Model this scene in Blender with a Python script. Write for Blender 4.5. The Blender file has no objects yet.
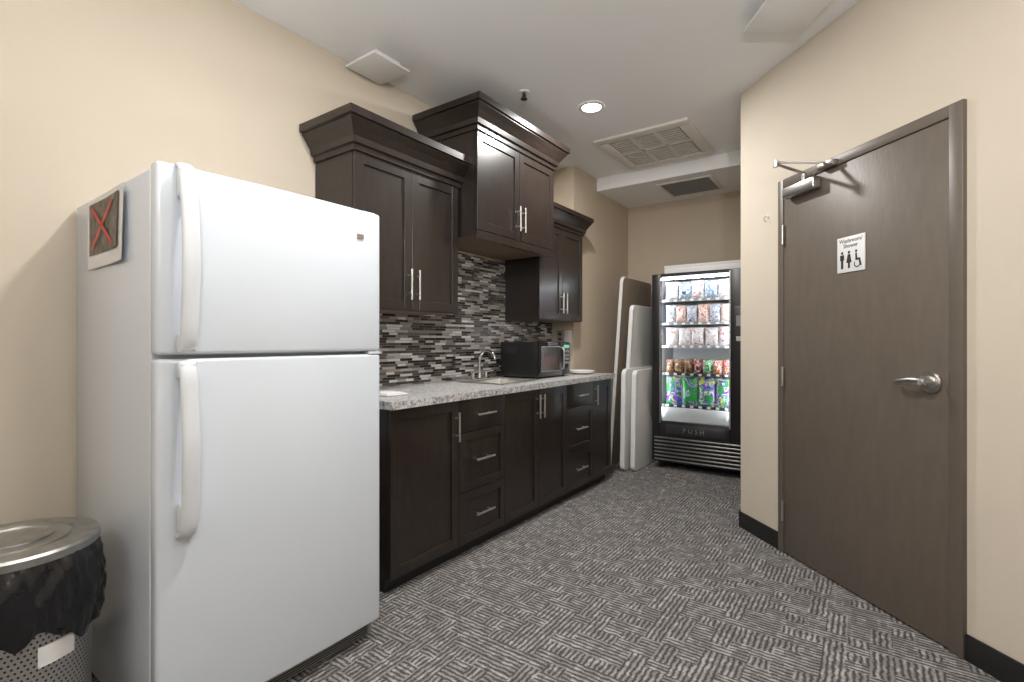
import bpy, bmesh, math, random
from mathutils import Vector, Matrix
random.seed(7)
R=math.radians

# ------------------------------------------------------------ materials
MATS={}
def base_nodes(name):
    m=bpy.data.materials.new(name); m.use_nodes=True
    nt=m.node_tree; b=nt.nodes['Principled BSDF']
    return m,nt,b
def mat(name,col,rough=.5,metal=0.,var=.06,scale=12.,bump=0.,bscale=200.,emit=0.,coat=0.,spec=.5,stretch=(1,1,1)):
    if name in MATS: return MATS[name]
    m,nt,b=base_nodes(name)
    L=nt.links
    tc=nt.nodes.new('ShaderNodeTexCoord'); mp=nt.nodes.new('ShaderNodeMapping')
    mp.inputs['Scale'].default_value=stretch
    L.new(tc.outputs['Object'],mp.inputs['Vector'])
    n=nt.nodes.new('ShaderNodeTexNoise'); n.inputs['Scale'].default_value=scale; n.inputs['Detail'].default_value=4
    L.new(mp.outputs[0],n.inputs['Vector'])
    r=nt.nodes.new('ShaderNodeValToRGB')
    c=Vector(col[:3])
    r.color_ramp.elements[0].position=.3; r.color_ramp.elements[1].position=.7
    r.color_ramp.elements[0].color=(*(c*(1-var)),1); r.color_ramp.elements[1].color=(*(c*(1+var)),1)
    L.new(n.outputs['Fac'],r.inputs[0]); L.new(r.outputs[0],b.inputs['Base Color'])
    b.inputs['Roughness'].default_value=rough; b.inputs['Metallic'].default_value=metal
    b.inputs['Specular IOR Level'].default_value=spec
    if coat: b.inputs['Coat Weight'].default_value=coat; b.inputs['Coat Roughness'].default_value=.15
    if emit:
        L.new(r.outputs[0],b.inputs['Emission Color']); b.inputs['Emission Strength'].default_value=emit
    if bump:
        n2=nt.nodes.new('ShaderNodeTexNoise'); n2.inputs['Scale'].default_value=bscale; n2.inputs['Detail'].default_value=3
        L.new(mp.outputs[0],n2.inputs['Vector'])
        bp=nt.nodes.new('ShaderNodeBump'); bp.inputs['Strength'].default_value=bump; bp.inputs['Distance'].default_value=.004
        L.new(n2.outputs['Fac'],bp.inputs['Height']); L.new(bp.outputs[0],b.inputs['Normal'])
    MATS[name]=m
    return m

M_wall=mat('wall_paint_beige',(.60,.53,.435),.75,var=.02,scale=3,bump=.08,bscale=150)
M_ceil=mat('ceiling_paint_white',(.88,.885,.89),.85,var=.01,scale=3)
M_base=mat('rubber_baseboard_black',(.012,.012,.012),.45)
M_wood=mat('espresso_wood',(.0205,.0142,.0115),.30,var=.25,scale=10,stretch=(6,6,.8),coat=.15)
M_under=mat('cabinet_underside_wood',(.16,.11,.075),.6)
M_steel=mat('brushed_steel',(.62,.61,.59),.28,metal=1,var=.05,scale=60)
M_lid=mat('worn_steel_lid',(.46,.46,.45),.42,metal=1,var=.15,scale=30)
M_chrome=mat('chrome',(.8,.8,.8),.1,metal=1,var=.02)
M_fridge=mat('appliance_white_enamel',(.63,.68,.745),.22,var=.01,scale=4,bump=.05,bscale=350,coat=.3)
M_fhandle=mat('appliance_white_plastic',(.64,.665,.70),.35,var=.01)
M_gask=mat('grey_gasket',(.30,.30,.31),.6)
M_black=mat('black_plastic',(.012,.012,.013),.35)
M_blackg=mat('black_gloss',(.006,.006,.007),.08,coat=.5)
M_door=mat('door_brown_paint',(.130,.106,.084),.42,var=.07,scale=30,bump=.15,bscale=90,stretch=(1,1,.25))
M_frame=mat('door_frame_brown_paint',(.122,.100,.080),.4,var=.03)
M_white=mat('white_plastic',(.78,.78,.78),.45,var=.01)
M_offw=mat('table_top_offwhite',(.64,.64,.62),.5,var=.02)
M_tbrown=mat('table_brown_laminate',(.20,.16,.12),.45,var=.08)
M_paper=mat('paper_white',(.72,.71,.70),.8,var=.02)
M_ink=mat('ink_black',(.02,.02,.02),.7)
M_red=mat('ink_red',(.60,.05,.03),.6)
M_phot=mat('print_dark',(.14,.115,.09),.6,var=.6,scale=30)
M_bag=mat('bin_liner_black',(.010,.010,.012),.16,bump=1.,bscale=18)
M_grey=mat('grey_plastic',(.25,.25,.25),.45)
M_dgrey=mat('dark_grey_metal',(.05,.05,.055),.35,metal=.4)
M_intw=mat('vending_interior_white',(.80,.82,.84),.5,var=.01)
M_lamp=mat('lamp_lens',(1,.97,.92),.5,var=0,emit=22)
M_led=mat('led_tube',(.88,.95,1),.5,var=0,emit=30)
M_filter=mat('vent_filter_grey',(.22,.215,.21),.7)
M_disp=mat('lcd_display',(.15,.55,.45),.4,var=.2,scale=120,emit=.4)
M_mwwin=mat('microwave_window',(.035,.03,.028),.12,var=.4,scale=20,coat=.4)

def glass_mat():
    m=bpy.data.materials.new('window_glass'); m.use_nodes=True; nt=m.node_tree
    nt.nodes.clear(); o=nt.nodes.new('ShaderNodeOutputMaterial'); t=nt.nodes.new('ShaderNodeBsdfTransparent')
    g=nt.nodes.new('ShaderNodeBsdfGlossy'); g.inputs['Roughness'].default_value=.03
    x=nt.nodes.new('ShaderNodeMixShader'); f=nt.nodes.new('ShaderNodeFresnel'); f.inputs['IOR'].default_value=1.35
    nt.links.new(f.outputs[0],x.inputs[0]); nt.links.new(t.outputs[0],x.inputs[1]); nt.links.new(g.outputs[0],x.inputs[2])
    nt.links.new(x.outputs[0],o.inputs[0]); return m
M_glass=glass_mat()

def mth(nt,op,a,b=None,c=None):
    n=nt.nodes.new('ShaderNodeMath'); n.operation=op
    for i,v in enumerate((a,b,c)):
        if v is None: continue
        if isinstance(v,(int,float)): n.inputs[i].default_value=v
        else: nt.links.new(v,n.inputs[i])
    return n.outputs[0]

def carpet_mat():
    m,nt,b=base_nodes('carpet_tile'); L=nt.links
    tc=nt.nodes.new('ShaderNodeTexCoord'); sp=nt.nodes.new('ShaderNodeSeparateXYZ'); L.new(tc.outputs['Object'],sp.inputs[0])
    X,Y=sp.outputs[0],sp.outputs[1]
    wn=nt.nodes.new('ShaderNodeTexNoise'); wn.inputs['Scale'].default_value=30; L.new(tc.outputs['Object'],wn.inputs['Vector'])
    wob=mth(nt,'MULTIPLY',mth(nt,'SUBTRACT',wn.outputs['Fac'],.5),.018)
    def cellrand(sx,sy,off):
        cx=mth(nt,'FLOOR',mth(nt,'DIVIDE',mth(nt,'ADD',X,off),sx)); cy=mth(nt,'FLOOR',mth(nt,'DIVIDE',mth(nt,'ADD',Y,off),sy))
        cb=nt.nodes.new('ShaderNodeCombineXYZ'); L.new(cx,cb.inputs[0]); L.new(cy,cb.inputs[1]); cb.inputs[2].default_value=off*7
        w=nt.nodes.new('ShaderNodeTexWhiteNoise'); L.new(cb.outputs[0],w.inputs['Vector']); return w.outputs['Value']
    d=mth(nt,'GREATER_THAN',cellrand(.075,.06,0.),.5)
    s=mth(nt,'ADD',mth(nt,'MULTIPLY',X,d),mth(nt,'MULTIPLY',Y,mth(nt,'SUBTRACT',1.,d)))
    s=mth(nt,'ADD',s,wob)
    st=mth(nt,'SINE',mth(nt,'MULTIPLY',s,2*math.pi/.0205))
    st=mth(nt,'MULTIPLY_ADD',st,.44,.50)
    br=cellrand(.041,.0205,.3); br2=cellrand(.0205,.041,.7)
    st=mth(nt,'MULTIPLY',st,mth(nt,'MULTIPLY_ADD',mth(nt,'MULTIPLY',br,br2),.95,.50))
    fn=nt.nodes.new('ShaderNodeTexNoise'); fn.inputs['Scale'].default_value=190; fn.inputs['Detail'].default_value=3; L.new(tc.outputs['Object'],fn.inputs['Vector'])
    st=mth(nt,'ADD',st,mth(nt,'MULTIPLY',mth(nt,'SUBTRACT',fn.outputs['Fac'],.5),.8))
    r=nt.nodes.new('ShaderNodeValToRGB'); e=r.color_ramp.elements
    e[0].position=0;e[0].color=(.042,.039,.038,1); e[1].position=1;e[1].color=(.38,.36,.35,1)
    L.new(st,r.inputs[0]); L.new(r.outputs[0],b.inputs['Base Color'])
    b.inputs['Roughness'].default_value=.95; b.inputs['Specular IOR Level'].default_value=.1
    bp=nt.nodes.new('ShaderNodeBump'); bp.inputs['Strength'].default_value=.5; bp.inputs['Distance'].default_value=.003
    L.new(st,bp.inputs['Height']); L.new(bp.outputs[0],b.inputs['Normal'])
    return m
M_carpet=carpet_mat()

def mosaic_mat():
    m,nt,b=base_nodes('mosaic_tile'); L=nt.links
    tc=nt.nodes.new('ShaderNodeTexCoord'); sp=nt.nodes.new('ShaderNodeSeparateXYZ'); L.new(tc.outputs['Object'],sp.inputs[0])
    cb=nt.nodes.new('ShaderNodeCombineXYZ'); L.new(sp.outputs[1],cb.inputs[0]); L.new(sp.outputs[2],cb.inputs[1])
    k=nt.nodes.new('ShaderNodeTexBrick'); k.offset=.37; k.offset_frequency=2; k.squash=.65; k.squash_frequency=3
    k.inputs['Scale'].default_value=1; k.inputs['Brick Width'].default_value=.105; k.inputs['Row Height'].default_value=.0165
    k.inputs['Mortar Size'].default_value=.0011; k.inputs['Mortar Smooth'].default_value=.1
    k.inputs['Color1'].default_value=(0,0,0,1); k.inputs['Color2'].default_value=(1,1,1,1); k.inputs['Mortar'].default_value=(.5,.5,.5,1)
    L.new(cb.outputs[0],k.inputs['Vector'])
    r=nt.nodes.new('ShaderNodeValToRGB'); r.color_ramp.interpolation='CONSTANT'
    cols=[(0,(.016,.015,.015)),(.14,(.24,.22,.20)),(.28,(.065,.057,.052)),(.38,(.46,.44,.42)),(.52,(.13,.115,.105)),(.60,(.68,.67,.66)),(.70,(.028,.025,.025)),(.81,(.34,.32,.30)),(.92,(.085,.073,.066))]
    e=r.color_ramp.elements
    e[0].position=0;e[0].color=(*cols[0][1],1);e[1].position=cols[1][0];e[1].color=(*cols[1][1],1)
    for p,c in cols[2:]:
        x=e.new(p); x.color=(*c,1)
    L.new(k.outputs['Color'],r.inputs[0])
    mx=nt.nodes.new('ShaderNodeMix'); mx.data_type='RGBA'
    L.new(k.outputs['Fac'],mx.inputs[0]); L.new(r.outputs[0],mx.inputs[6]); mx.inputs[7].default_value=(.24,.235,.23,1)
    L.new(mx.outputs[2],b.inputs['Base Color']); b.inputs['Roughness'].default_value=.2
    bp=nt.nodes.new('ShaderNodeBump'); bp.inputs['Strength'].default_value=.4; bp.inputs['Distance'].default_value=.002; bp.invert=True
    L.new(k.outputs['Fac'],bp.inputs['Height']); L.new(bp.outputs[0],b.inputs['Normal'])
    return m
M_mosaic=mosaic_mat()

def laminate_mat():
    m,nt,b=base_nodes('countertop_granite_laminate'); L=nt.links
    tc=nt.nodes.new('ShaderNodeTexCoord')
    v=nt.nodes.new('ShaderNodeTexNoise'); v.inputs['Scale'].default_value=65; v.inputs['Detail'].default_value=6; v.inputs['Roughness'].default_value=.75
    L.new(tc.outputs['Object'],v.inputs['Vector'])
    r=nt.nodes.new('ShaderNodeValToRGB'); e=r.color_ramp.elements
    e[0].position=.37;e[0].color=(.10,.098,.096,1); e[1].position=.64;e[1].color=(.74,.735,.73,1)
    x=e.new(.48); x.color=(.42,.41,.405,1)
    L.new(v.outputs['Fac'],r.inputs[0]); L.new(r.outputs[0],b.inputs['Base Color']); b.inputs['Roughness'].default_value=.3
    return m
M_lam=laminate_mat()

def perf_mat():
    m,nt,b=base_nodes('perforated_steel'); L=nt.links
    tc=nt.nodes.new('ShaderNodeTexCoord'); sp=nt.nodes.new('ShaderNodeSeparateXYZ'); L.new(tc.outputs['Object'],sp.inputs[0])
    ang=mth(nt,'ARCTAN2',sp.outputs[1],sp.outputs[0]); u=mth(nt,'MULTIPLY',ang,90/(2*math.pi)*1.0)
    w=mth(nt,'DIVIDE',sp.outputs[2],.0125)
    row=mth(nt,'FLOOR',w); odd=mth(nt,'MULTIPLY',mth(nt,'MODULO',row,2.),.5)
    fu=mth(nt,'SUBTRACT',mth(nt,'FRACT',mth(nt,'ADD',mth(nt,'ADD',u,100.),odd)),.5); fv=mth(nt,'SUBTRACT',mth(nt,'FRACT',w),.5)
    dd=mth(nt,'SQRT',mth(nt,'ADD',mth(nt,'MULTIPLY',fu,fu),mth(nt,'MULTIPLY',fv,fv)))
    hole=mth(nt,'LESS_THAN',dd,.24)
    mx=nt.nodes.new('ShaderNodeMix'); mx.data_type='RGBA'; L.new(hole,mx.inputs[0])
    mx.inputs[6].default_value=(.48,.47,.45,1); mx.inputs[7].default_value=(.01,.01,.01,1)
    L.new(mx.outputs[2],b.inputs['Base Color'])
    L.new(mth(nt,'MULTIPLY',mth(nt,'SUBTRACT',1.,hole),.85),b.inputs['Metallic']); b.inputs['Roughness'].default_value=.38
    return m
M_perf=perf_mat()

def print_mat(name,stops,scale,dist=1.5,detail=1,rough=.3):
    m,nt,b=base_nodes(name); L=nt.links
    tc=nt.nodes.new('ShaderNodeTexCoord')
    v=nt.nodes.new('ShaderNodeTexNoise'); v.inputs['Scale'].default_value=scale; v.inputs['Distortion'].default_value=dist; v.inputs['Detail'].default_value=detail
    L.new(tc.outputs['Object'],v.inputs['Vector'])
    r=nt.nodes.new('ShaderNodeValToRGB'); r.color_ramp.interpolation='CONSTANT'; e=r.color_ramp.elements
    e[0].position=0;e[0].color=(*stops[0][1],1);e[1].position=stops[1][0];e[1].color=(*stops[1][1],1)
    for p,c in stops[2:]:
        x=e.new(p); x.color=(*c,1)
    L.new(v.outputs['Fac'],r.inputs[0]); L.new(r.outputs[0],b.inputs['Base Color']); b.inputs['Roughness'].default_value=rough
    return m
M_swirl=print_mat('chip_bag_swirl',[(0,(.02,.3,.05)),(.42,(.18,.02,.4)),(.47,(.75,.8,.8)),(.50,(.08,.45,.04)),(.55,(.25,.05,.55)),(.59,(.02,.08,.35)),(.63,(.6,.65,.1))],7,2.5)

# ------------------------------------------------------------ geometry helpers
COL=bpy.context.scene.collection
def group(name,loc=(0,0,0),rz=0):
    e=bpy.data.objects.new(name,None); e.empty_display_size=.1; e.location=loc; e.rotation_euler=(0,0,rz); COL.objects.link(e); return e
def finish(name,bm,mats,parent=None,smooth=None,loc=None):
    me=bpy.data.meshes.new(name); bmesh.ops.recalc_face_normals(bm,faces=bm.faces); bm.to_mesh(me); bm.free()
    if not isinstance(mats,(list,tuple)): mats=[mats]
    for m in mats: me.materials.append(m)
    o=bpy.data.objects.new(name,me); COL.objects.link(o)
    if smooth:
        for p in me.polygons: p.use_smooth=True
        me.set_sharp_from_angle(angle=R(smooth))
    if parent: o.parent=parent
    if loc: o.location=loc
    return o
def bbox(bm,x0,x1,y0,y1,z0,z1,mi=0):
    v=[bm.verts.new((x,y,z)) for x in (x0,x1) for y in (y0,y1) for z in (z0,z1)]
    fs=[]
    for q in ((0,1,3,2),(4,6,7,5),(0,4,5,1),(2,3,7,6),(0,2,6,4),(1,5,7,3)):
        f=bm.faces.new([v[i] for i in q]); f.material_index=mi; fs.append(f)
    return v,fs
def box(parent,name,x0,x1,y0,y1,z0,z1,m,bev=0.,seg=2):
    bm=bmesh.new(); bbox(bm,x0,x1,y0,y1,z0,z1)
    if bev: bmesh.ops.bevel(bm,geom=bm.edges[:],offset=bev,segments=seg,affect='EDGES',profile=.5)
    return finish(name,bm,m,parent,smooth=40 if bev else None)
def cyl(parent,name,p0,p1,r,m,r2=None,seg=24,bev=0):
    p0=Vector(p0);p1=Vector(p1);d=p1-p0
    bm=bmesh.new(); bmesh.ops.create_cone(bm,cap_ends=True,segments=seg,radius1=r,radius2=r if r2 is None else r2,depth=d.length)
    if bev:
        es=[e for e in bm.edges if abs(e.verts[0].co.z-e.verts[1].co.z)<1e-6]
        bmesh.ops.bevel(bm,geom=es,offset=bev,segments=2,affect='EDGES')
    q=d.to_track_quat('Z','Y').to_matrix().to_4x4()
    bmesh.ops.transform(bm,matrix=Matrix.Translation((p0+p1)/2)@q,verts=bm.verts)
    return finish(name,bm,m,parent,smooth=40)
def lathe(parent,name,prof,c,m,seg=48,fn=None):
    bm=bmesh.new(); rings=[]
    for j,(r,z) in enumerate(prof):
        ring=[]
        for i in range(seg):
            a=2*math.pi*i/seg; rr=r; zz=z
            if fn: rr,zz=fn(a,r,z,j)
            ring.append(bm.verts.new((rr*math.cos(a),rr*math.sin(a),zz)))
        rings.append(ring)
    for a,b in zip(rings,rings[1:]):
        for i in range(seg):
            bm.faces.new((a[i],a[(i+1)%seg],b[(i+1)%seg],b[i]))
    return finish(name,bm,m,parent,smooth=35,loc=c)
def tube(parent,name,pts,r,m,flat=None,res=6):
    """sweep of an elliptical section along smoothed points"""
    P=[Vector(p) for p in pts]
    Q=[]
    n=len(P)
    for i in range(n-1):
        p0=P[max(i-1,0)];p1=P[i];p2=P[i+1];p3=P[min(i+2,n-1)]
        for k in range(res):
            t=k/res
            Q.append(.5*((2*p1)+(p2-p0)*t+(2*p0-5*p1+4*p2-p3)*t*t+(3*p1-p0-3*p2+p3)*t**3))
    Q.append(P[-1])
    bm=bmesh.new(); rings=[]; seg=16
    up=None
    for i,q in enumerate(Q):
        t=(Q[min(i+1,len(Q)-1)]-Q[max(i-1,0)]).normalized()
        if up is None:
            up=Vector((0,1,0)) if abs(t.y)<.9 else Vector((1,0,0))
        s=(up-t*up.dot(t)).normalized(); up=s; w=t.cross(s)
        ra,rb=(r,r) if flat is None else flat
        rings.append([bm.verts.new(q+s*ra*math.cos(2*math.pi*k/seg)+w*rb*math.sin(2*math.pi*k/seg)) for k in range(seg)])
    for a,b in zip(rings,rings[1:]):
        for i in range(seg): bm.faces.new((a[i],a[(i+1)%seg],b[(i+1)%seg],b[i]))
    bm.faces.new(rings[0]); bm.faces.new(rings[-1])
    return finish(name,bm,m,parent,smooth=50)
def shaker(parent,name,xf,y0,y1,z0,z1,m,th=.02,rail=.055):
    bm=bmesh.new()
    bbox(bm,xf-th,xf,y0,y0+rail,z0,z1); bbox(bm,xf-th,xf,y1-rail,y1,z0,z1)
    bbox(bm,xf-th,xf,y0+rail,y1-rail,z0,z0+rail); bbox(bm,xf-th,xf,y0+rail,y1-rail,z1-rail,z1)
    bmesh.ops.bevel(bm,geom=bm.edges[:],offset=.0012,segments=1,affect='EDGES')
    bbox(bm,xf-th,xf-.009,y0+rail-.002,y1-rail+.002,z0+rail-.002,z1-rail+.002)
    return finish(name,bm,m,parent)
def bar(parent,name,x,p,axis,L,m):
    y,z=p; h=L/2; s=.03
    if axis=='z':
        a,b=(x+s,y,z-h),(x+s,y,z+h); po=[(y,z-h*.6),(y,z+h*.6)]
    else:
        a,b=(x+s,y-h,z),(x+s,y+h,z); po=[(y-h*.6,z),(y+h*.6,z)]
    cyl(parent,name,a,b,.0065,m,seg=12,bev=.0015)
    for i,(yy,zz) in enumerate(po): cyl(parent,name+'_post_%d'%(i+1),(x,yy,zz),(x+s,yy,zz),.0045,m,seg=10)
def poly_prism(parent,name,pts,z0,z1,m):
    bm=bmesh.new(); a=[bm.verts.new((x,y,z0)) for x,y in pts]; b=[bm.verts.new((x,y,z1)) for x,y in pts]
    bm.faces.new(a); bm.faces.new(b); n=len(pts)
    for i in range(n): bm.faces.new((a[i],a[(i+1)%n],b[(i+1)%n],b[i]))
    return finish(name,bm,m,parent)

# ------------------------------------------------------------ room shell
WX=-2.44; JX=-2.20; JY=4.08; BY=5.35; CX,CY=-.68,3.52; H=2.80; HL=2.68; SY=4.56
poly=[(-2.54,-2.1),(1.30,-2.1),(1.30,1.70),(1.16+.12,1.68+.1),(-.58,3.66),(-.58,5.45),(-2.54,5.45)]
poly_prism(None,'floor',poly,-.05,0,M_carpet)
poly_prism(None,'ceiling',poly,H,H+.08,M_ceil)
box(None,'ceiling_alcove_soffit',JX,CX,SY,BY,HL,H,M_ceil)
box(None,'wall_left',WX-.1,WX,-2.1,JY,0,H,M_wall)
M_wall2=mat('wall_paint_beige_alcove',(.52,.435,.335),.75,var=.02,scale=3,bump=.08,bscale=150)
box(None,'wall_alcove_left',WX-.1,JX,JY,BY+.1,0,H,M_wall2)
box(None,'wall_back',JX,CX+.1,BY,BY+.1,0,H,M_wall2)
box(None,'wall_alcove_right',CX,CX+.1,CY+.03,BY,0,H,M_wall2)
box(None,'wall_rear',WX,1.26,-2.1,-2.0,0,H,M_wall)
box(None,'wall_right',1.16,1.26,-2.0,1.68,0,H,M_wall)
AW=group('wall_angled',(CX,CY,0),R(-45))
D0,D1,DT=.372,1.385,2.112
box(AW,'wall_panel_1',0,D0+.02,0,.12,0,H,M_wall)
box(AW,'wall_panel_2',D0+.02,D1-.02,0,.12,DT-.02,H,M_wall)
box(AW,'wall_panel_3',D1-.02,2.62,0,.12,0,H,M_wall)
BB=group('baseboard_angled',(CX,CY,0),R(-45))
box(BB,'base_1',-.006,D0-.002,-.012,0,0,.10,M_base,.003)
box(BB,'base_2',D1+.002,2.60,-.012,0,0,.10,M_base,.003)
box(None,'baseboard_left',WX,WX+.012,-2.0,1.55,0,.10,M_base)
box(None,'baseboard_back',JX+.012,CX-.012,BY-.012,BY,0,.10,M_base)
box(None,'baseboard_alcove_left',JX,JX+.012,JY+.02,BY,0,.10,M_base)
box(None,'baseboard_alcove_right',CX-.012,CX,CY+.02,BY,0,.10,M_base)
box(None,'baseboard_right',1.148,1.16,-2.0,1.68,0,.10,M_base)
box(None,'baseboard_rear',WX+.012,1.148,-2.0,-1.988,0,.10,M_base)

# ------------------------------------------------------------ door
DR=group('door_1',(CX,CY,0),R(-45))
fw=.042
box(DR,'frame_left',D0,D0+fw,-.018,.12,0,DT,M_frame,.003)
box(DR,'frame_right',D1-fw-.012,D1,-.018,.12,0,DT,M_frame,.003)
box(DR,'frame_head',D0+fw,D1-fw-.012,-.018,.12,DT-.048,DT,M_frame,.003)
lx0,lx1=D0+fw+.003,D1-fw-.015
box(DR,'leaf',lx0,lx1,-.012,.032,.008,DT-.051,M_door,.002)
box(DR,'stop_backing',lx0,lx1,.045,.06,.002,DT-.05,M_frame)
for i,z in enumerate((.24,1.0,1.80)):
    cyl(DR,'hinge_%d'%(i+1),(lx0-.002,-.022,z-.055),(lx0-.002,-.022,z+.055),.0075,M_steel,seg=12)
    box(DR,'hinge_leaf_%d'%(i+1),lx0-.012,lx0+.006,-.0195,-.0125,z-.05,z+.05,M_frame)
hx,hz=1.262,1.035
cyl(DR,'handle_rose',(hx,-.0125,hz),(hx,-.026,hz),.043,M_steel,seg=32,bev=.004)
cyl(DR,'handle_hub',(hx,-.026,hz),(hx,-.062,hz),.026,M_steel,r2=.02,seg=24)
tube(DR,'handle_lever',[(hx+.014,-.062,hz+.002),(hx-.02,-.068,hz+.004),(hx-.055,-.068,hz+.002),(hx-.095,-.066,hz-.006),(hx-.118,-.052,hz-.008),(hx-.12,-.045,hz-.008)],.01,M_steel,flat=(.009,.013))
cyl(DR,'handle_lock',(hx,-.06,hz),(hx,-.074,hz),.012,M_chrome,seg=20)
box(DR,'strike_plate',lx1+.001,lx1+.009,-.0195,.0,hz-.04,hz+.04,M_steel)
DC=group('door_closer',(CX,CY,0),R(-45))
box(DC,'closer_body',.46,.69,-.062,-.0125,1.985,2.045,M_steel,.008,3)
box(DC,'frame_shoe',.70,.80,-.05,-.0185,2.066,2.095,M_steel,.004)
cyl(DC,'spindle',(.60,-.04,2.04),(.60,-.04,2.082),.012,M_steel)
tube(DC,'main_arm',[(.60,-.04,2.085),(.61,-.12,2.10),(.62,-.22,2.115)],.01,M_steel,flat=(.013,.006))
cyl(DC,'elbow_pivot',(.62,-.22,2.10),(.62,-.22,2.135),.012,M_steel)
tube(DC,'forearm',[(.62,-.22,2.125),(.68,-.14,2.11),(.75,-.05,2.09)],.007,M_steel,flat=(.012,.006))
SG=group('restroom_sign',(CX,CY,0),R(-45))
box(SG,'plate',.795,.953,-.0165,-.0122,1.53,1.70,M_white,.001)
def flat_disc(parent,name,c,r,y,m,ri=0.,a0=0,a1=360,n=28):
    bm=bmesh.new()
    outer=[bm.verts.new((c[0]+r*math.cos(R(a0+(a1-a0)*i/n)),y,c[1]+r*math.sin(R(a0+(a1-a0)*i/n)))) for i in range(n+1)]
    inner=[bm.verts.new((c[0]+ri*math.cos(R(a0+(a1-a0)*i/n)),y,c[1]+ri*math.sin(R(a0+(a1-a0)*i/n)))) for i in range(n+1)]
    for i in range(n): bm.faces.new((outer[i],outer[i+1],inner[i+1],inner[i]))
    return finish(name,bm,m,parent)
def flat_poly(parent,name,pts,y,m):
    bm=bmesh.new(); bm.faces.new([bm.verts.new((x,y,z)) for x,z in pts]); return finish(name,bm,m,parent)
ys=-.0172; so=.013
for nm,cx in (('man',.812+so),('woman',.852+so)):
    flat_disc(SG,nm+'_head',(cx,1.624),.007,ys,M_ink,.0001)
    if nm=='man': flat_poly(SG,nm+'_torso',[(cx-.012,1.615),(cx+.012,1.615),(cx+.012,1.588),(cx+.007,1.588),(cx+.007,1.548),(cx-.007,1.548),(cx-.007,1.588),(cx-.012,1.588)],ys,M_ink)
    else: flat_poly(SG,nm+'_dress',[(cx-.007,1.615),(cx+.007,1.615),(cx+.016,1.574),(cx+.006,1.574),(cx+.006,1.548),(cx-.006,1.548),(cx-.006,1.574),(cx-.016,1.574)],ys,M_ink)
flat_disc(SG,'wheelchair_wheel',(.898+so,1.564),.018,ys,M_ink,.0125,-215,50)
flat_disc(SG,'wheelchair_head',(.893+so,1.624),.0065,ys,M_ink,.0001)
flat_poly(SG,'wheelchair_body',[(.888+so,1.615),(.897+so,1.615),(.899+so,1.590),(.915+so,1.590),(.924+so,1.552),(.916+so,1.552),(.908+so,1.580),(.889+so,1.580)],ys,M_ink)
def text(parent,name,s,size,loc,rot,m):
    c=bpy.data.curves.new(name,'FONT'); c.body=s; c.size=size; c.align_x='CENTER'; c.extrude=.0003
    o=bpy.data.objects.new(name,c); COL.objects.link(o); o.location=loc; o.rotation_euler=rot; c.materials.append(m); o.parent=parent; return o
text(SG,'lettering_1','Washroom/',.027,(.874,ys,1.672),(R(90),0,0),M_ink)
text(SG,'lettering_2','Shower',.027,(.874,ys,1.647),(R(90),0,0),M_ink)
HK=group('wall_hook',(CX,CY,0),R(-45))
cyl(HK,'hook_plate',(.265,0,1.94),(.265,-.006,1.94),.009,M_white,seg=16)
tube(HK,'hook_wire',[(.265,-.006,1.94),(.265,-.025,1.935),(.265,-.025,1.915),(.265,-.012,1.91)],.002,M_grey)

# ------------------------------------------------------------ base cabinets
BC=group('base_cabinet_run',(0,0,0))
XF=-1.83; B0,B1=1.60,4.07
box(BC,'end_panel_left',WX+.004,XF-.021,B0,B0+.018,.07,.878,M_wood)
box(BC,'end_panel_right',WX+.004,XF-.021,B1-.018,B1,.07,.878,M_wood)
box(BC,'face_frame',XF-.035,XF-.0215,B0+.018,B1-.018,.07,.878,M_wood)
box(BC,'back_panel',WX+.004,WX+.012,B0+.018,B1-.018,.07,.878,M_wood)
box(BC,'bottom_panel',WX+.012,XF-.035,B0+.018,B1-.018,.07,.085,M_wood)
box(BC,'toe_kick',WX+.004,XF-.05,B0+.01,B1-.01,0.001,.07,M_base)
secs=[('door_a',1.60,2.085,'d'),('drawers_a',2.085,2.51,'w'),('door_b',2.51,2.90,'d'),('door_c',2.90,3.29,'d'),('drawers_b',3.29,3.72,'w'),('door_d',3.72,4.07,'d')]
for nm,a,b,t in secs:
    g=.002
    if t=='d':
        shaker(BC,nm,XF,a+g,b-g,.075,.872,M_wood)
    else:
        for i,(z0,z1) in enumerate(((.075,.358),(.362,.69),(.694,.872))):
            if i<2: 
                shaker(BC,nm+'_%d'%i,XF,a+g,b-g,z0,z1,M_wood,rail=.045)
            else: box(BC,nm+'_%d'%i,XF-.02,XF,a+g,b-g,z0,z1,M_wood,.0015)
            bar(BC,nm+'_pull_%d'%i,XF-(.009 if i<2 else .0),((a+b)/2,(z0+z1)/2),'y',.17,M_steel)
bar(BC,'pull_a',XF,(2.055,.735),'z',.16,M_steel)
bar(BC,'pull_b',XF,(2.872,.76),'z',.16,M_steel)
bar(BC,'pull_c',XF,(2.928,.76),'z',.16,M_steel)
bar(BC,'pull_d',XF,(3.75,.76),'z',.16,M_steel)
CT=group('countertop',(0,0,0))
CXF=-1.795; sx0,sx1,sy0,sy1=-2.28,-1.93,2.62,3.06
for i,(x0,x1,y0,y1) in enumerate(((WX+.002,CXF,B0-.02,sy0),(WX+.002,CXF,sy1,JY-.002),(WX+.002,sx0,sy0,sy1),(sx1,CXF,sy0,sy1))):
    box(CT,'slab_%d'%(i+1),x0,x1,y0,y1,.88,.918,M_lam)
SK=group('sink',(0,0,0))
bm=bmesh.new()
def ring(x0,x1,y0,y1,z): return [bm.verts.new(p) for p in ((x0,y0,z),(x1,y0,z),(x1,y1,z),(x0,y1,z))]
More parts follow.
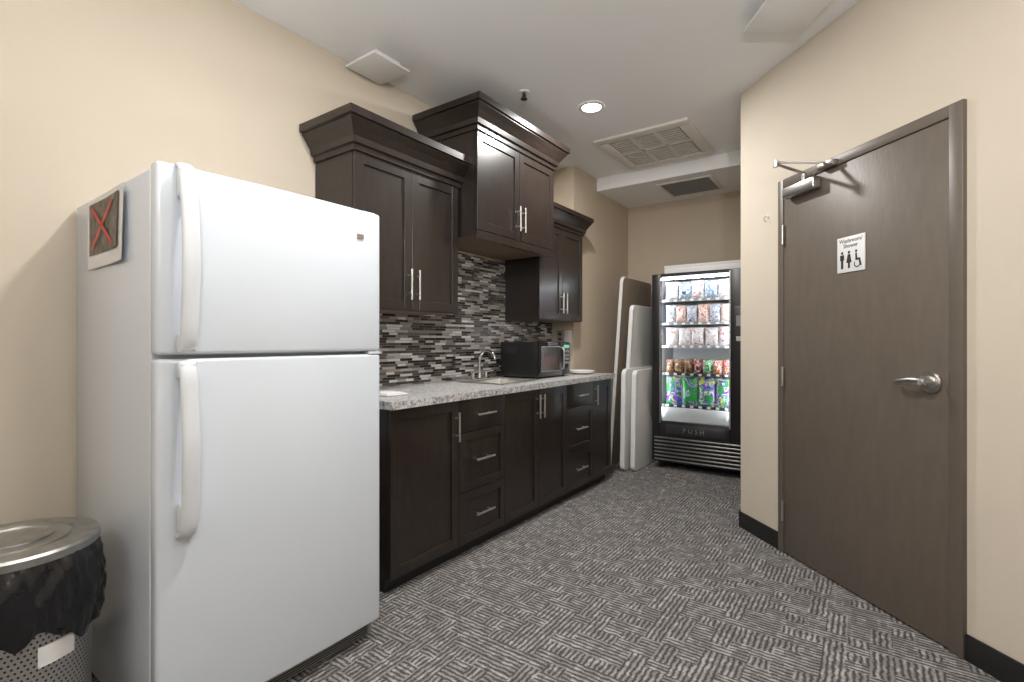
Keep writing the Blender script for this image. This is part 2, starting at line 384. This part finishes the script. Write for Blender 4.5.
rs=[ring(sx0-.02,sx1+.02,sy0-.02,sy1+.02,.9185),ring(sx0-.018,sx1+.018,sy0-.018,sy1+.018,.923),ring(sx0+.008,sx1-.008,sy0+.008,sy1-.008,.923),ring(sx0+.02,sx1-.02,sy0+.02,sy1-.02,.78)]
for a,b in zip(rs,rs[1:]):
    for i in range(4): bm.faces.new((a[i],a[(i+1)%4],b[(i+1)%4],b[i]))
bm.faces.new(rs[-1])
finish('basin',bm,M_steel,SK)
cyl(SK,'drain',(-2.1,2.84,.7805),(-2.1,2.84,.784),.035,M_chrome)
FA=group('kitchen_faucet',(-2.345,2.90,.919))
box(FA,'deck_plate',-.028,.028,-.10,.10,0,.012,M_chrome,.005,3)
cyl(FA,'riser_base',(0,0,.012),(0,0,.05),.018,M_chrome,r2=.014)
tube(FA,'spout',[(0,0,.04),(0,0,.13),(.012,0,.18),(.05,0,.21),(.10,0,.205),(.135,0,.17),(.14,0,.145)],.0105,M_chrome)
for i,s in enumerate((-1,1)):
    cyl(FA,'valve_%d'%(i+1),(0,s*.075,.012),(0,s*.075,.05),.015,M_chrome,r2=.012)
    tube(FA,'lever_%d'%(i+1),[(0,s*.075,.052),(.02,s*.085,.058),(.05,s*.10,.066)],.006,M_chrome)
box(None,'backsplash',WX+.0005,WX+.009,B0-.02,JY-.001,.919,1.84,M_mosaic)

# ------------------------------------------------------------ upper cabinets
def crown(parent,xw,xf,y0,y1,z0,h,proj):
    prof=[(0,0),(0,.012),(.15,.014),(.18,.03),(.35,.035),(.55,.06),(.72,.085),(.76,.085),(.78,.1),(1,.1),(1,.0)]
    bm=bmesh.new(); rings=[]
    k=proj/.1
    for t,o in prof:
        o*=k; z=z0+t*h
        rings.append([bm.verts.new(p) for p in ((xw,y0-o,z),(xf+o,y0-o,z),(xf+o,y1+o,z),(xw,y1+o,z))])
    for a,b in zip(rings,rings[1:]):
        for i in range(4):
            bm.faces.new((a[i],a[(i+1)%4],b[(i+1)%4],b[i]))
    bm.faces.new(rings[-1]); bm.faces.new(list(reversed(rings[0])))
    return finish('crown_moulding',bm,M_wood,parent)
def upper(name,xf,y0,y1,z0,z1,ztop,proj,valance=0.):
    g=group(name,(0,0,0))
    box(g,'carcass',WX+.0095,xf-.021,y0,y1,z0,z1,M_wood)
    box(g,'underside',WX+.012,xf-.03,y0+.018,y1-.018,z0-.001,z0+.002,M_under)
    ym=(y0+y1)/2
    zd=z0+valance
    shaker(g,'door_left',xf,y0+.002,ym-.0015,zd+.003,z1-.003,M_wood)
    shaker(g,'door_right',xf,ym+.0015,y1-.002,zd+.003,z1-.003,M_wood)
    if valance: box(g,'valance',xf-.021,xf-.001,y0,y1,z0-.02,zd,M_wood)
    bar(g,'pull_left',xf,(ym-.03,zd+.145),'z',.17,M_steel)
    bar(g,'pull_right',xf,(ym+.03,zd+.145),'z',.17,M_steel)
    crown(g,WX+.0095,xf,y0,y1,z1-.004,ztop-z1,proj)
    return g
upper('upper_cabinet',-2.10,1.605,2.385,1.37,2.16,2.335,.095)
upper('upper_cabinet',-1.96,2.40,3.32,1.855,2.50,2.675,.09,valance=.03)
upper('upper_cabinet',-2.10,3.335,4.06,1.37,2.14,2.30,.075)

# ------------------------------------------------------------ fridge
FLOC=(-1.625,.58,0); FROT=R(-1.2)
FR=group('refrigerator',FLOC,FROT)
W=.785
box(FR,'body',-.80,-.068,.003,W-.003,.03,1.700,M_fridge,.008,3)
box(FR,'gasket_lower',-.07,-.058,.012,W-.012,.09,1.14,M_gask)
box(FR,'gasket_upper',-.07,-.058,.012,W-.012,1.17,1.690,M_gask)
def fdoor(name,z0,z1):
    bm=bmesh.new(); n=10
    pts=[(-.06,0)]+[(-.012+.014*(1-(2*i/n-1)**2),W*i/n) for i in range(n+1)]+[(-.06,W)]
    a=[bm.verts.new((x,y,z0)) for x,y in pts]; b=[bm.verts.new((x,y,z1)) for x,y in pts]
    bm.faces.new(a); bm.faces.new(b); m=len(pts)
    for i in range(m): bm.faces.new((a[i],a[(i+1)%m],b[(i+1)%m],b[i]))
    bmesh.ops.recalc_face_normals(bm,faces=bm.faces)
    es=[e for e in bm.edges if e.calc_face_angle(0)>R(40)]
    bmesh.ops.bevel(bm,geom=es,offset=.012,segments=4,affect='EDGES',profile=.5)
    return finish(name,bm,M_fridge,FR,smooth=35)
fdoor('freezer_door',1.160,1.712); fdoor('fridge_door',.075,1.148)
def fhandle(name,z0,z1,top):
    y=.068
    if top: pts=[(-.008,y,z1),(.018,y,z1-.02),(.036,y,z1-.12),(.046,y,(z0+z1)/2),(.038,y,z0+.12),(.028,y,z0+.04),(.012,y,z0)]
    else: pts=[(.012,y,z1),(.028,y,z1-.04),(.036,y,z1-.12),(.046,y,(z0+z1)/2),(.038,y,z0+.10),(.024,y,z0+.02),(-.006,y,z0)]
    tube(FR,name,pts,.02,M_fhandle,flat=(.024,.011),res=8)
fhandle('freezer_handle',1.17,1.708,True)
fhandle('fridge_handle',.635,1.14,False)
box(FR,'handle_foot_lower',-.006,.030,.046,.090,.65,.735,M_fhandle,.01,3)
box(FR,'handle_foot_mid_a',-.006,.028,.046,.090,1.09,1.14,M_fhandle,.008,3)
box(FR,'handle_foot_mid_b',-.006,.028,.046,.090,1.17,1.22,M_fhandle,.008,3)
box(FR,'handle_foot_upper',-.006,.030,.046,.090,1.61,1.70,M_fhandle,.01,3)
box(FR,'hinge_cap_top',-.13,-.03,W-.075,W-.01,1.703,1.719,M_fhandle,.006,3)
box(FR,'hinge_mid',-.065,-.01,W-.06,W-.004,1.149,1.159,M_fhandle)
box(FR,'toe_grille',-.09,-.045,.02,W-.02,.015,.068,M_grey,.003)
for i in range(5): box(FR,'grille_slat_%d'%i,-.047,-.043,.04,W-.04,.022+i*.009,.026+i*.009,M_black)
for i,(x,y) in enumerate(((-.7,.05),(-.7,W-.05),(-.12,.05),(-.12,W-.05))): cyl(FR,'foot_%d'%i,(x,y,.0),(x,y,.032),.02,M_black)
box(FR,'badge',-.0035,-.0005,W-.12,W-.09,1.597,1.615,M_steel)
NT=group('fridge_notice',FLOC,FROT)
def curl(name,x0,x1,z0,z1,yoff,m,c=.03):
    bm=bmesh.new(); n=10; vs=[]
    for j in range(n+1):
        row=[]
        for i in range(n+1):
            u=i/n;v=j/n
            row.append(bm.verts.new((x0+(x1-x0)*u,-yoff-c*max(0,u-.35)**2*(1-.5*v),z0+(z1-z0)*v)))
        vs.append(row)
    for j in range(n):
        for i in range(n): bm.faces.new((vs[j][i],vs[j][i+1],vs[j+1][i+1],vs[j+1][i]))
    return finish(name,bm,m,NT,smooth=60)
curl('paper',-.63,-.24,1.45,1.69,.003,M_paper)
curl('picture',-.605,-.285,1.495,1.672,.0045,M_phot)
for nm,s in (('cross_a',1),('cross_b',-1)):
    bm=bmesh.new(); cx,cz=-.445,1.583; dx,dz=.105,.07*s; w=.006
    nrm=Vector((-dz,dx)).normalized()*w
    bm.faces.new([bm.verts.new((cx+a*dx+b*nrm.x,-.0125,cz+a*dz+b*nrm.y)) for a,b in ((-1,-1),(1,-1),(1,1),(-1,1))])
    finish(nm,bm,M_red,NT)

# ------------------------------------------------------------ trash can
TC=group('trash_can',(-1.965,.345,0))
lathe(TC,'perforated_body',[(.168,.005),(.170,.02),(.178,.58),(.180,.60),(.172,.60),(.170,.57),(.162,.02),(.0,.015)],(0,0,0),M_perf,64)
lathe(TC,'base_ring',[(.160,.0),(.176,.0),(.177,.03),(.170,.032)],(0,0,0),M_lid)
def bagfn(a,r,z,j):
    w=math.sin(a*11+j*.9)*.55+math.sin(a*23+1.7*j)*.45+math.sin(a*5-j*.5)*.6+math.sin(a*37-j*1.1)*.35
    k=min(1,j/2.)
    return max(r+.0065*w*k,.182), z+(.03*math.sin(a*2+2.2)+.014*math.sin(a*7)+.008*math.sin(a*15))*(1 if j>=7 else j*.1)
lathe(TC,'liner',[(.180,.618),(.188,.618),(.194,.605),(.199,.58),(.203,.555),(.205,.53),(.204,.50),(.200,.475),(.196,.445),(.190,.415),(.187,.395),(.184,.41)],(0,0,0),M_bag,160,bagfn)
lathe(TC,'lid',[(.186,.612),(.193,.614),(.195,.634),(.190,.641),(.150,.643),(.138,.643),(.136,.637),(.128,.637),(.126,.645),(.110,.646),(.0,.646)],(0,0,0),M_lid,64)
lathe(TC,'lid_hole_rim',[(.090,.6455),(.092,.651),(.085,.652),(.083,.647),(.0,.6465)],(0,0,0),M_lid,64)
bm=bmesh.new(); n=8
for k in range(n):
    A0=R(6+k*3.6);A1=R(6+(k+1)*3.6)
    bm.faces.new([bm.verts.new((rr*math.cos(A),rr*math.sin(A),z)) for rr,A,z in ((.1775,A0,.335),(.1775,A1,.335),(.1785,A1,.39),(.1785,A0,.39))])
finish('label',bm,M_paper,TC)

# ------------------------------------------------------------ microwave
MW=group('microwave_oven',(-1.985,3.15,.919))
box(MW,'casing',-.355,-.02,0,.47,.012,.275,M_black,.006,2)
box(MW,'door',-.02,0,.002,.345,.014,.273,M_blackg,.004,2)
box(MW,'door_window',.0002,.0012,.035,.30,.055,.235,M_mwwin)
for nm,a,b,c,d in (('win_trim_t',.03,.305,.235,.24),('win_trim_b',.03,.305,.05,.055),('win_trim_l',.03,.035,.055,.235),('win_trim_r',.30,.305,.055,.235)):
    box(MW,nm,.0,.002,a,b,c,d,M_steel)
box(MW,'control_panel',-.02,-.001,.348,.468,.014,.273,M_blackg,.003)
box(MW,'display',-.001,.0008,.365,.452,.225,.250,M_disp)
for r in range(4):
    for c in range(3): box(MW,'key_%d_%d'%(r,c),-.001,.001,.367+c*.03,.390+c*.03,.19-r*.03,.208-r*.03,M_grey)
tube(MW,'door_handle',[(.0,.325,.06),(.022,.325,.075),(.024,.325,.145),(.022,.325,.215),(.0,.325,.23)],.006,M_steel)
for i,(x,y) in enumerate(((-.33,.03),(-.33,.44),(-.05,.03),(-.05,.44))): cyl(MW,'foot_%d'%i,(x,y,0),(x,y,.013),.012,M_black)
for i in range(8): box(MW,'side_vent_%d'%i,-.31+i*.014,-.302+i*.014,-.0006,.002,.19,.24,M_dgrey)
PT=group('paper_plate_stack',(-2.02,3.88,.919))
lathe(PT,'plates',[(.0,.001),(.07,.001),(.11,.014),(.113,.03),(.107,.03),(.072,.016),(.0,.016)],(0,0,0),M_paper,40)
DCL=group('dish_cloth',(-2.04,1.78,.9195))
box(DCL,'cloth_fold_1',-.10,.06,-.07,.07,0,.008,M_paper,.003)
box(DCL,'cloth_fold_2',-.09,.05,-.06,.05,.008,.014,M_paper,.003)
for i,(x,z) in enumerate(((-2.34,1.24),(-2.255,1.24))):
    g=group('wall_outlet' if i==0 else 'light_switch',(x,JY,z))
    box(g,'cover_plate',-.035,.035,-.006,-.0005,-.057,.057,M_grey if i==0 else M_white,.003)
    if i==0:
        for k in (-.022,.022): box(g,'socket_%d'%(k>0),-.014,.014,-.0075,-.006,k-.012,k+.012,M_black,.002)
    else: box(g,'rocker',-.013,.013,-.009,-.006,-.026,.026,M_white,.002)

# ------------------------------------------------------------ folding tables
def ftable(x,y0,y1,h,th,m,me,tilt):
    g=group('folding_table',(x,y0,0)); g.rotation_euler=(0,R(tilt),0)
    w=y1-y0; r=.06
    def rr(inset):
        pts=[]
        for cy,cz,a0 in ((w-r,h-r,0),(r,h-r,90),(r,r,180),(w-r,r,270)):
            for k in range(7):
                a=R(a0+k*15); pts.append((cy+(r-inset)*math.cos(a),cz+(r-inset)*math.sin(a)))
        return pts
    bm=bmesh.new(); rings=[]
    for xx,ins in ((-th/2,.006),(-th/2+.005,0),(th/2-.005,0),(th/2,.006)):
        rings.append([bm.verts.new((xx,a,b+.003)) for a,b in rr(ins)])
    n=len(rings[0])
    for q,(a,b) in enumerate(zip(rings,rings[1:])):
        for i in range(n):
            f=bm.faces.new((a[i],a[(i+1)%n],b[(i+1)%n],b[i])); f.material_index=1
    f=bm.faces.new(rings[0]); f.material_index=0; f=bm.faces.new(rings[-1]); f.material_index=0
    finish('top',bm,[m,me],g,smooth=40)
    for k,yy in enumerate((w*.2,w*.8)):
        tube(g,'leg_%d'%(k+1),[(-th/2-.010,yy,.10),(-th/2-.010,yy,h*.5),(-th/2-.010,yy,h-.12)],.009,M_grey)
    cyl(g,'leg_brace',(-th/2-.010,w*.2,.16),(-th/2-.010,w*.8,.16),.008,M_grey)
    return g
ftable(-2.02,4.45,5.20,1.81,.035,M_tbrown,M_offw,4.0)
ftable(-1.915,4.50,5.20,1.54,.04,M_offw,M_white,3.6)
ftable(-1.855,4.36,5.10,.94,.045,M_offw,M_white,1)
ftable(-1.770,4.40,5.12,.93,.045,M_offw,M_white,1)

# ------------------------------------------------------------ vending machine
VX0,VX1,VY0,VY1=-1.69,-.83,4.69,5.32
VM=group('vending_machine',(VX0,VY0,0))
w=VX1-VX0; dp=VY1-VY0
box(VM,'side_left',0,.03,.04,dp,.07,1.83,M_black,.004)
box(VM,'side_right',w-.03,w,.04,dp,.07,1.83,M_black,.004)
box(VM,'cabinet_back',.03,w-.03,dp-.03,dp,.07,1.83,M_black)
box(VM,'cabinet_top',.03,w-.03,.04,dp-.03,1.80,1.83,M_black)
box(VM,'cabinet_base',.03,w-.03,.04,dp-.03,.07,.10,M_black)
g0,g1=.085,.690
box(VM,'door_stile_left',.0,g0,0,.04,.07,1.83,M_black,.006)
box(VM,'door_stile_right',g1,w,0,.04,.07,1.83,M_black,.006)
box(VM,'door_rail_top',g0,g1,0,.04,1.80,1.83,M_black)
box(VM,'trim_left',g0-.012,g0,-.004,.0,.43,1.815,M_steel)
box(VM,'trim_right',g1,g1+.012,-.004,.0,.43,1.815,M_steel)
box(VM,'glass',g0,g1,.012,.016,.45,1.80,M_glass)
box(VM,'liner_back',.04,w-.04,.50,.505,.45,1.80,M_intw)
box(VM,'liner_left',.04,.045,.05,.50,.45,1.80,M_intw)
box(VM,'liner_right',.72,.725,.05,.50,.45,1.80,M_intw)
box(VM,'liner_floor',.04,.72,.05,.50,.445,.45,M_intw)
box(VM,'liner_slope',.045,.72,.06,.10,.455,.57,M_intw,.003)
for i,x in enumerate((.062,.708)):
    cyl(VM,'led_tube_%d'%(i+1),(x,.055,.5),(x,.055,1.77),.008,M_led,seg=10)
cyl(VM,'led_tube_3',(.08,.05,1.785),(.69,.05,1.785),.008,M_led,seg=10)
shelves=[.885,1.145,1.36,1.58]
Wt=(.78,.78,.76)
def pm(i,a,b,c,sc=26): return print_mat('wrapper_%d'%i,[(0,a),(.40,b),(.47,a),(.56,c),(.62,b)],sc,1.2)
PM=[pm(0,(.60,.04,.04),Wt,(.65,.35,.05)),
    pm(1,(.03,.10,.45),Wt,(.55,.05,.05)),
    pm(2,Wt,(.55,.62,.70),(.60,.10,.10)),
    pm(3,(.75,.52,.44),Wt,(.55,.15,.12)),
    pm(4,(.05,.38,.08),Wt,(.03,.15,.04)),
    pm(5,(.14,.05,.03),(.30,.14,.05),(.6,.55,.4)),
    pm(6,(.62,.62,.64),(.15,.2,.4),Wt),
    pm(7,(.25,.40,.55),Wt,(.04,.08,.25)),
    pm(8,(.02,.02,.022),(.5,.04,.04),Wt)]
bm=bmesh.new()
def pack(cx,cy,z,pw,ph,pd,ci):
    """pillow bag: puffed body, flat crimped seals top and bottom"""
    n=8; F=[];B=[]
    for j in range(n+1):
        fr=[];bk=[]
        for i in range(n+1):
            u=i/n*2-1;v=j/n*2-1
            bul=(max(0,1-u*u)*max(0,1-(abs(v)/.86)**3))**.5 if abs(v)<.86 else 0
            pinch=1-.09*(1-abs(v))
            x=cx+u*pw/2*pinch; zz=z+ph*(j/n)
            cr=.0015*(1 if i%2 else -1) if j in (0,n) else 0
            fr.append(bm.verts.new((x,cy-bul*pd/2+cr,zz))); bk.append(bm.verts.new((x,cy+bul*pd/2+.0005+cr,zz)))
        F.append(fr);B.append(bk)
    for j in range(n):
        for i in range(n):
            f=bm.faces.new((F[j][i],F[j][i+1],F[j+1][i+1],F[j+1][i])); f.material_index=ci; f.smooth=True
            f=bm.faces.new((B[j][i],B[j+1][i],B[j+1][i+1],B[j][i+1])); f.material_index=ci; f.smooth=True
pal=[[5,8,0,5,4,8,5,0],[3,2,3,6,2,3],[2,3,6,2,7,3],[7,6,1,2,7,2]]
for r,z in enumerate(shelves):
    n=(7,5,6,5)[r]
    ph=(.135,.178,.17,.178)[r]; x0=.088; pw=.600/n
    for k in range(n):
        ci=pal[r][(k*3+r)%len(pal[r])]
        for q in range(3):
            pack(x0+(k+.5)*pw+random.uniform(-.004,.004),.135+q*.085,z+.012,pw*(.99 if r else .86),ph*random.uniform(.92,1),.045,ci)
finish('snack_packs',bm,PM,VM)
bm=bmesh.new()
for k in range(4):
    pack(.088+(k+.5)*.15,.15,.595,.152,.27,.055,0)
finish('chip_bags',bm,M_swirl,VM,smooth=60)
for r,z in enumerate([.585]+shelves):
    box(VM,'shelf_%d'%r,.05,.715,.11,.49,z,z+.008,M_dgrey)
    box(VM,'shelf_label_rail_%d'%r,.05,.715,.098,.110,z-.010,z+.014,M_dgrey if r<2 else M_grey)
    for k in range(8): box(VM,'price_tag_%d_%d'%(r,k),.10+k*.076,.13+k*.076,.0965,.098,z-.006,z+.012,M_white)
for r,z in enumerate(shelves):
    n=(7,5,6,5)[r]; pw=.600/n
    for k in range(n):
        pts=[]
        for t in range(15):
            a=t*math.pi/2
            pts.append((.088+(k+.5)*pw+.032*math.cos(a),.108+t*.014,z+.046+.032*math.sin(a)))
        tube(VM,'spiral_%d_%d'%(r,k),pts,.0016,M_black,res=3)
box(VM,'flap_surround',g0,g1,.0,.04,.315,.452,M_black,.004)
box(VM,'delivery_flap',g0+.05,g1-.03,-.006,0,.335,.425,M_dgrey,.004)
text(VM,'flap_lettering','P U S H',.06,((g0+g1)/2,-.0066,.358),(R(90),0,0),M_steel)
box(VM,'lower_panel',.0,w,.004,.04,.07,.315,M_black)
for i in range(7):
    z=.085+i*.034
    box(VM,'grille_slat_%d'%i,.025,w-.03,-.008,.006,z,z+.012,M_steel,.003)
box(VM,'payment_panel',g1+.04,w-.02,-.008,.0,1.0,1.5,M_dgrey,.004)
box(VM,'bill_slot',g1+.06,w-.05,-.012,-.008,1.2,1.24,M_steel)
box(VM,'keypad',g1+.06,w-.05,-.012,-.008,1.33,1.42,M_grey)
for i,(x,y) in enumerate(((.06,.08),(w-.06,.08),(.06,dp-.08),(w-.06,dp-.08))): cyl(VM,'leg_%d'%i,(x,y,0),(x,y,.075),.022,M_black)
LB=group('carton_box',(VX0,VY0,1.831))
box(LB,'box_body',.10,.85,.06,.20,0,.075,M_white,.004)
box(LB,'box_lid',.098,.852,.058,.202,.055,.079,M_paper,.002)

# ------------------------------------------------------------ ceiling fixtures
CA=group('ceiling_cassette_vent',(-1.43,4.06,H))
a,b=.37,.40
M_vent=mat('vent_enamel_cream',(.74,.71,.66),.5,var=.01)
def frame_boxes(p,ax,ay,wd,z0,z1,m):
    box(p,'frame_n',-ax,ax,ay-wd,ay,z0,z1,m,.004); box(p,'frame_s',-ax,ax,-ay,-ay+wd,z0,z1,m,.004)
    box(p,'frame_e',ax-wd,ax,-ay+wd,ay-wd,z0,z1,m,.004); box(p,'frame_w',-ax,-ax+wd,-ay+wd,ay-wd,z0,z1,m,.004)
frame_boxes(CA,a,b,.085,-.022,-.001,M_vent)
box(CA,'plenum_back',-a+.085,a-.085,-b+.085,b-.085,-.004,-.001,M_filter)
for i in range(3):
    for j in range(2):
        x0=-.285+i*.19+.012; x1=x0+.166; y0=-.315+j*.315+.012; y1=y0+.291
        for k in range(7):
            yy=y0+(y1-y0)*k/7
            box(CA,'slat_%d_%d_%d'%(i,j,k),x0,x1,yy,yy+.016,-.016,-.008,M_vent)
for i in range(2): box(CA,'mullion_%d'%i,-.095+i*.19-.014,-.095+i*.19+.014,-.315,.315,-.020,-.004,M_vent)
box(CA,'mullion_mid',-.285,.285,-.014,.014,-.020,-.004,M_vent)
RG=group('return_air_grille',(-1.40,4.93,HL))
frame_boxes(RG,.25,.25,.03,-.012,-.0005,M_vent)
box(RG,'duct_dark',-.22,.22,-.22,.22,-.003,-.0005,M_filter)
for k in range(16): box(RG,'louvre_%d'%k,-.22,.22,-.215+k*.0275,-.203+k*.0275,-.010,-.003,M_grey)
def deflector(x,y,ax,ay,rz):
    g=group('air_deflector',(x,y,H),rz)
    box(g,'baffle_plate',-ax,ax,-ay,ay,-.052,-.038,M_white,.004)
    box(g,'collar',-ax*.7,ax*.7,-ay*.7,ay*.7,-.018,-.001,M_white,.003)
    for i,(sx,sy) in enumerate(((-1,-1),(1,-1),(-1,1),(1,1))): cyl(g,'standoff_%d'%i,(sx*ax*.5,sy*ay*.5,-.040),(sx*ax*.5,sy*ay*.5,-.015),.006,M_white,seg=10)
deflector(-2.29,1.91,.126,.126,0)
deflector(-.311,2.70,.145,.155,R(35))
SP=group('sprinkler_head',(-1.81,2.69,H))
cyl(SP,'escutcheon',(0,0,0),(0,0,-.008),.035,M_white,r2=.03)
cyl(SP,'stem',(0,0,-.008),(0,0,-.035),.010,M_dgrey)
cyl(SP,'deflector',(0,0,-.045),(0,0,-.049),.022,M_dgrey)
for i,s in enumerate((-1,1)): tube(SP,'yoke_%d'%i,[(s*.009,0,-.02),(s*.014,0,-.034),(s*.004,0,-.046)],.003,M_dgrey)
def downlight(x,y,power,size=.13,col=(1,.98,.95),z=H):
    g=group('recessed_downlight',(x,y,z))
    lathe(g,'trim_ring',[(.062,-.002),(.066,-.009),(.085,-.006),(.090,-.001)],(0,0,0),M_white,40)
    cyl(g,'lens',(0,0,-.0005),(0,0,-.004),.063,M_lamp,seg=32)
    l=bpy.data.lights.new('downlight_lamp','AREA'); l.shape='DISK'; l.size=size; l.energy=power; l.color=col
    o=bpy.data.objects.new('lamp',l); COL.objects.link(o); o.parent=g; o.location=(0,0,-.012)
downlight(-1.55,3.13,34)
downlight(-1.0,1.22,30)
downlight(.35,.9,14)
# added unseen uplight, shaped as a floor lamp, behind the viewpoint, washing the ceiling
def fill_uplighter(x,y,power,aim,cone=110):
    g=group('added_fill_uplighter',(x,y,0))
    lathe(g,'base',[(0,0),(.14,0),(.14,.015),(.03,.03),(.0,.03)],(0,0,0),M_steel,40)
    cyl(g,'pole',(0,0,.02),(0,0,1.70),.012,M_steel)
    lathe(g,'bowl',[(.02,1.69),(.08,1.71),(.13,1.75),(.15,1.785),(.145,1.785),(.125,1.755),(.07,1.72),(.0,1.71)],(0,0,0),M_white,40)
    cyl(g,'fill_bulb',(0,0,1.72),(0,0,1.76),.03,M_lamp)
    l=bpy.data.lights.new('fill_uplight','SPOT'); l.energy=power; l.spot_size=R(cone); l.spot_blend=1; l.shadow_soft_size=.08; l.color=(1,.985,.965)
    o=bpy.data.objects.new('fill_uplight',l); COL.objects.link(o); o.parent=g; o.location=(0,0,1.80)
    d=Vector(aim)-Vector((x,y,1.80)); o.rotation_euler=d.to_track_quat('-Z','Y').to_euler()
fill_uplighter(.45,-.45,150,(-.5,1.1,2.8),120)
def fill_globe(x,y,z,strength):  # unseen glowing globes, added behind the viewpoint as fill light
    g=group('added_fill_globe',(x,y,z))
    cyl(g,'canopy',(0,0,H-z-.001),(0,0,H-z-.025),.06,M_white)
    cyl(g,'rod',(0,0,.1),(0,0,H-z-.02),.008,M_steel)
    cyl(g,'globe_cap',(0,0,.085),(0,0,.12),.035,M_steel)
    bm=bmesh.new(); bmesh.ops.create_uvsphere(bm,u_segments=32,v_segments=20,radius=.11)
    finish('fill_globe_ball',bm,mat('fill_globe_emit_%d'%strength,(1,.985,.965),.5,var=0,emit=strength),g,smooth=60)
fill_globe(.15,-.35,2.30,76)
fill_globe(-1.3,-1.1,2.30,36)

wd=bpy.data.worlds.new('world'); bpy.context.scene.world=wd; wd.use_nodes=True
wd.node_tree.nodes['Background'].inputs[0].default_value=(1,.97,.93,1); wd.node_tree.nodes['Background'].inputs[1].default_value=.3
bpy.context.scene.view_settings.view_transform='Standard'

cd=bpy.data.cameras.new('camera'); cam=bpy.data.objects.new('camera',cd); COL.objects.link(cam)
cd.sensor_width=36; cd.lens=505/1024*36; cam.location=(0,0,1.2); cam.rotation_euler=(R(90),0,R(35.3)); cd.clip_start=.02
bpy.context.scene.camera=cam
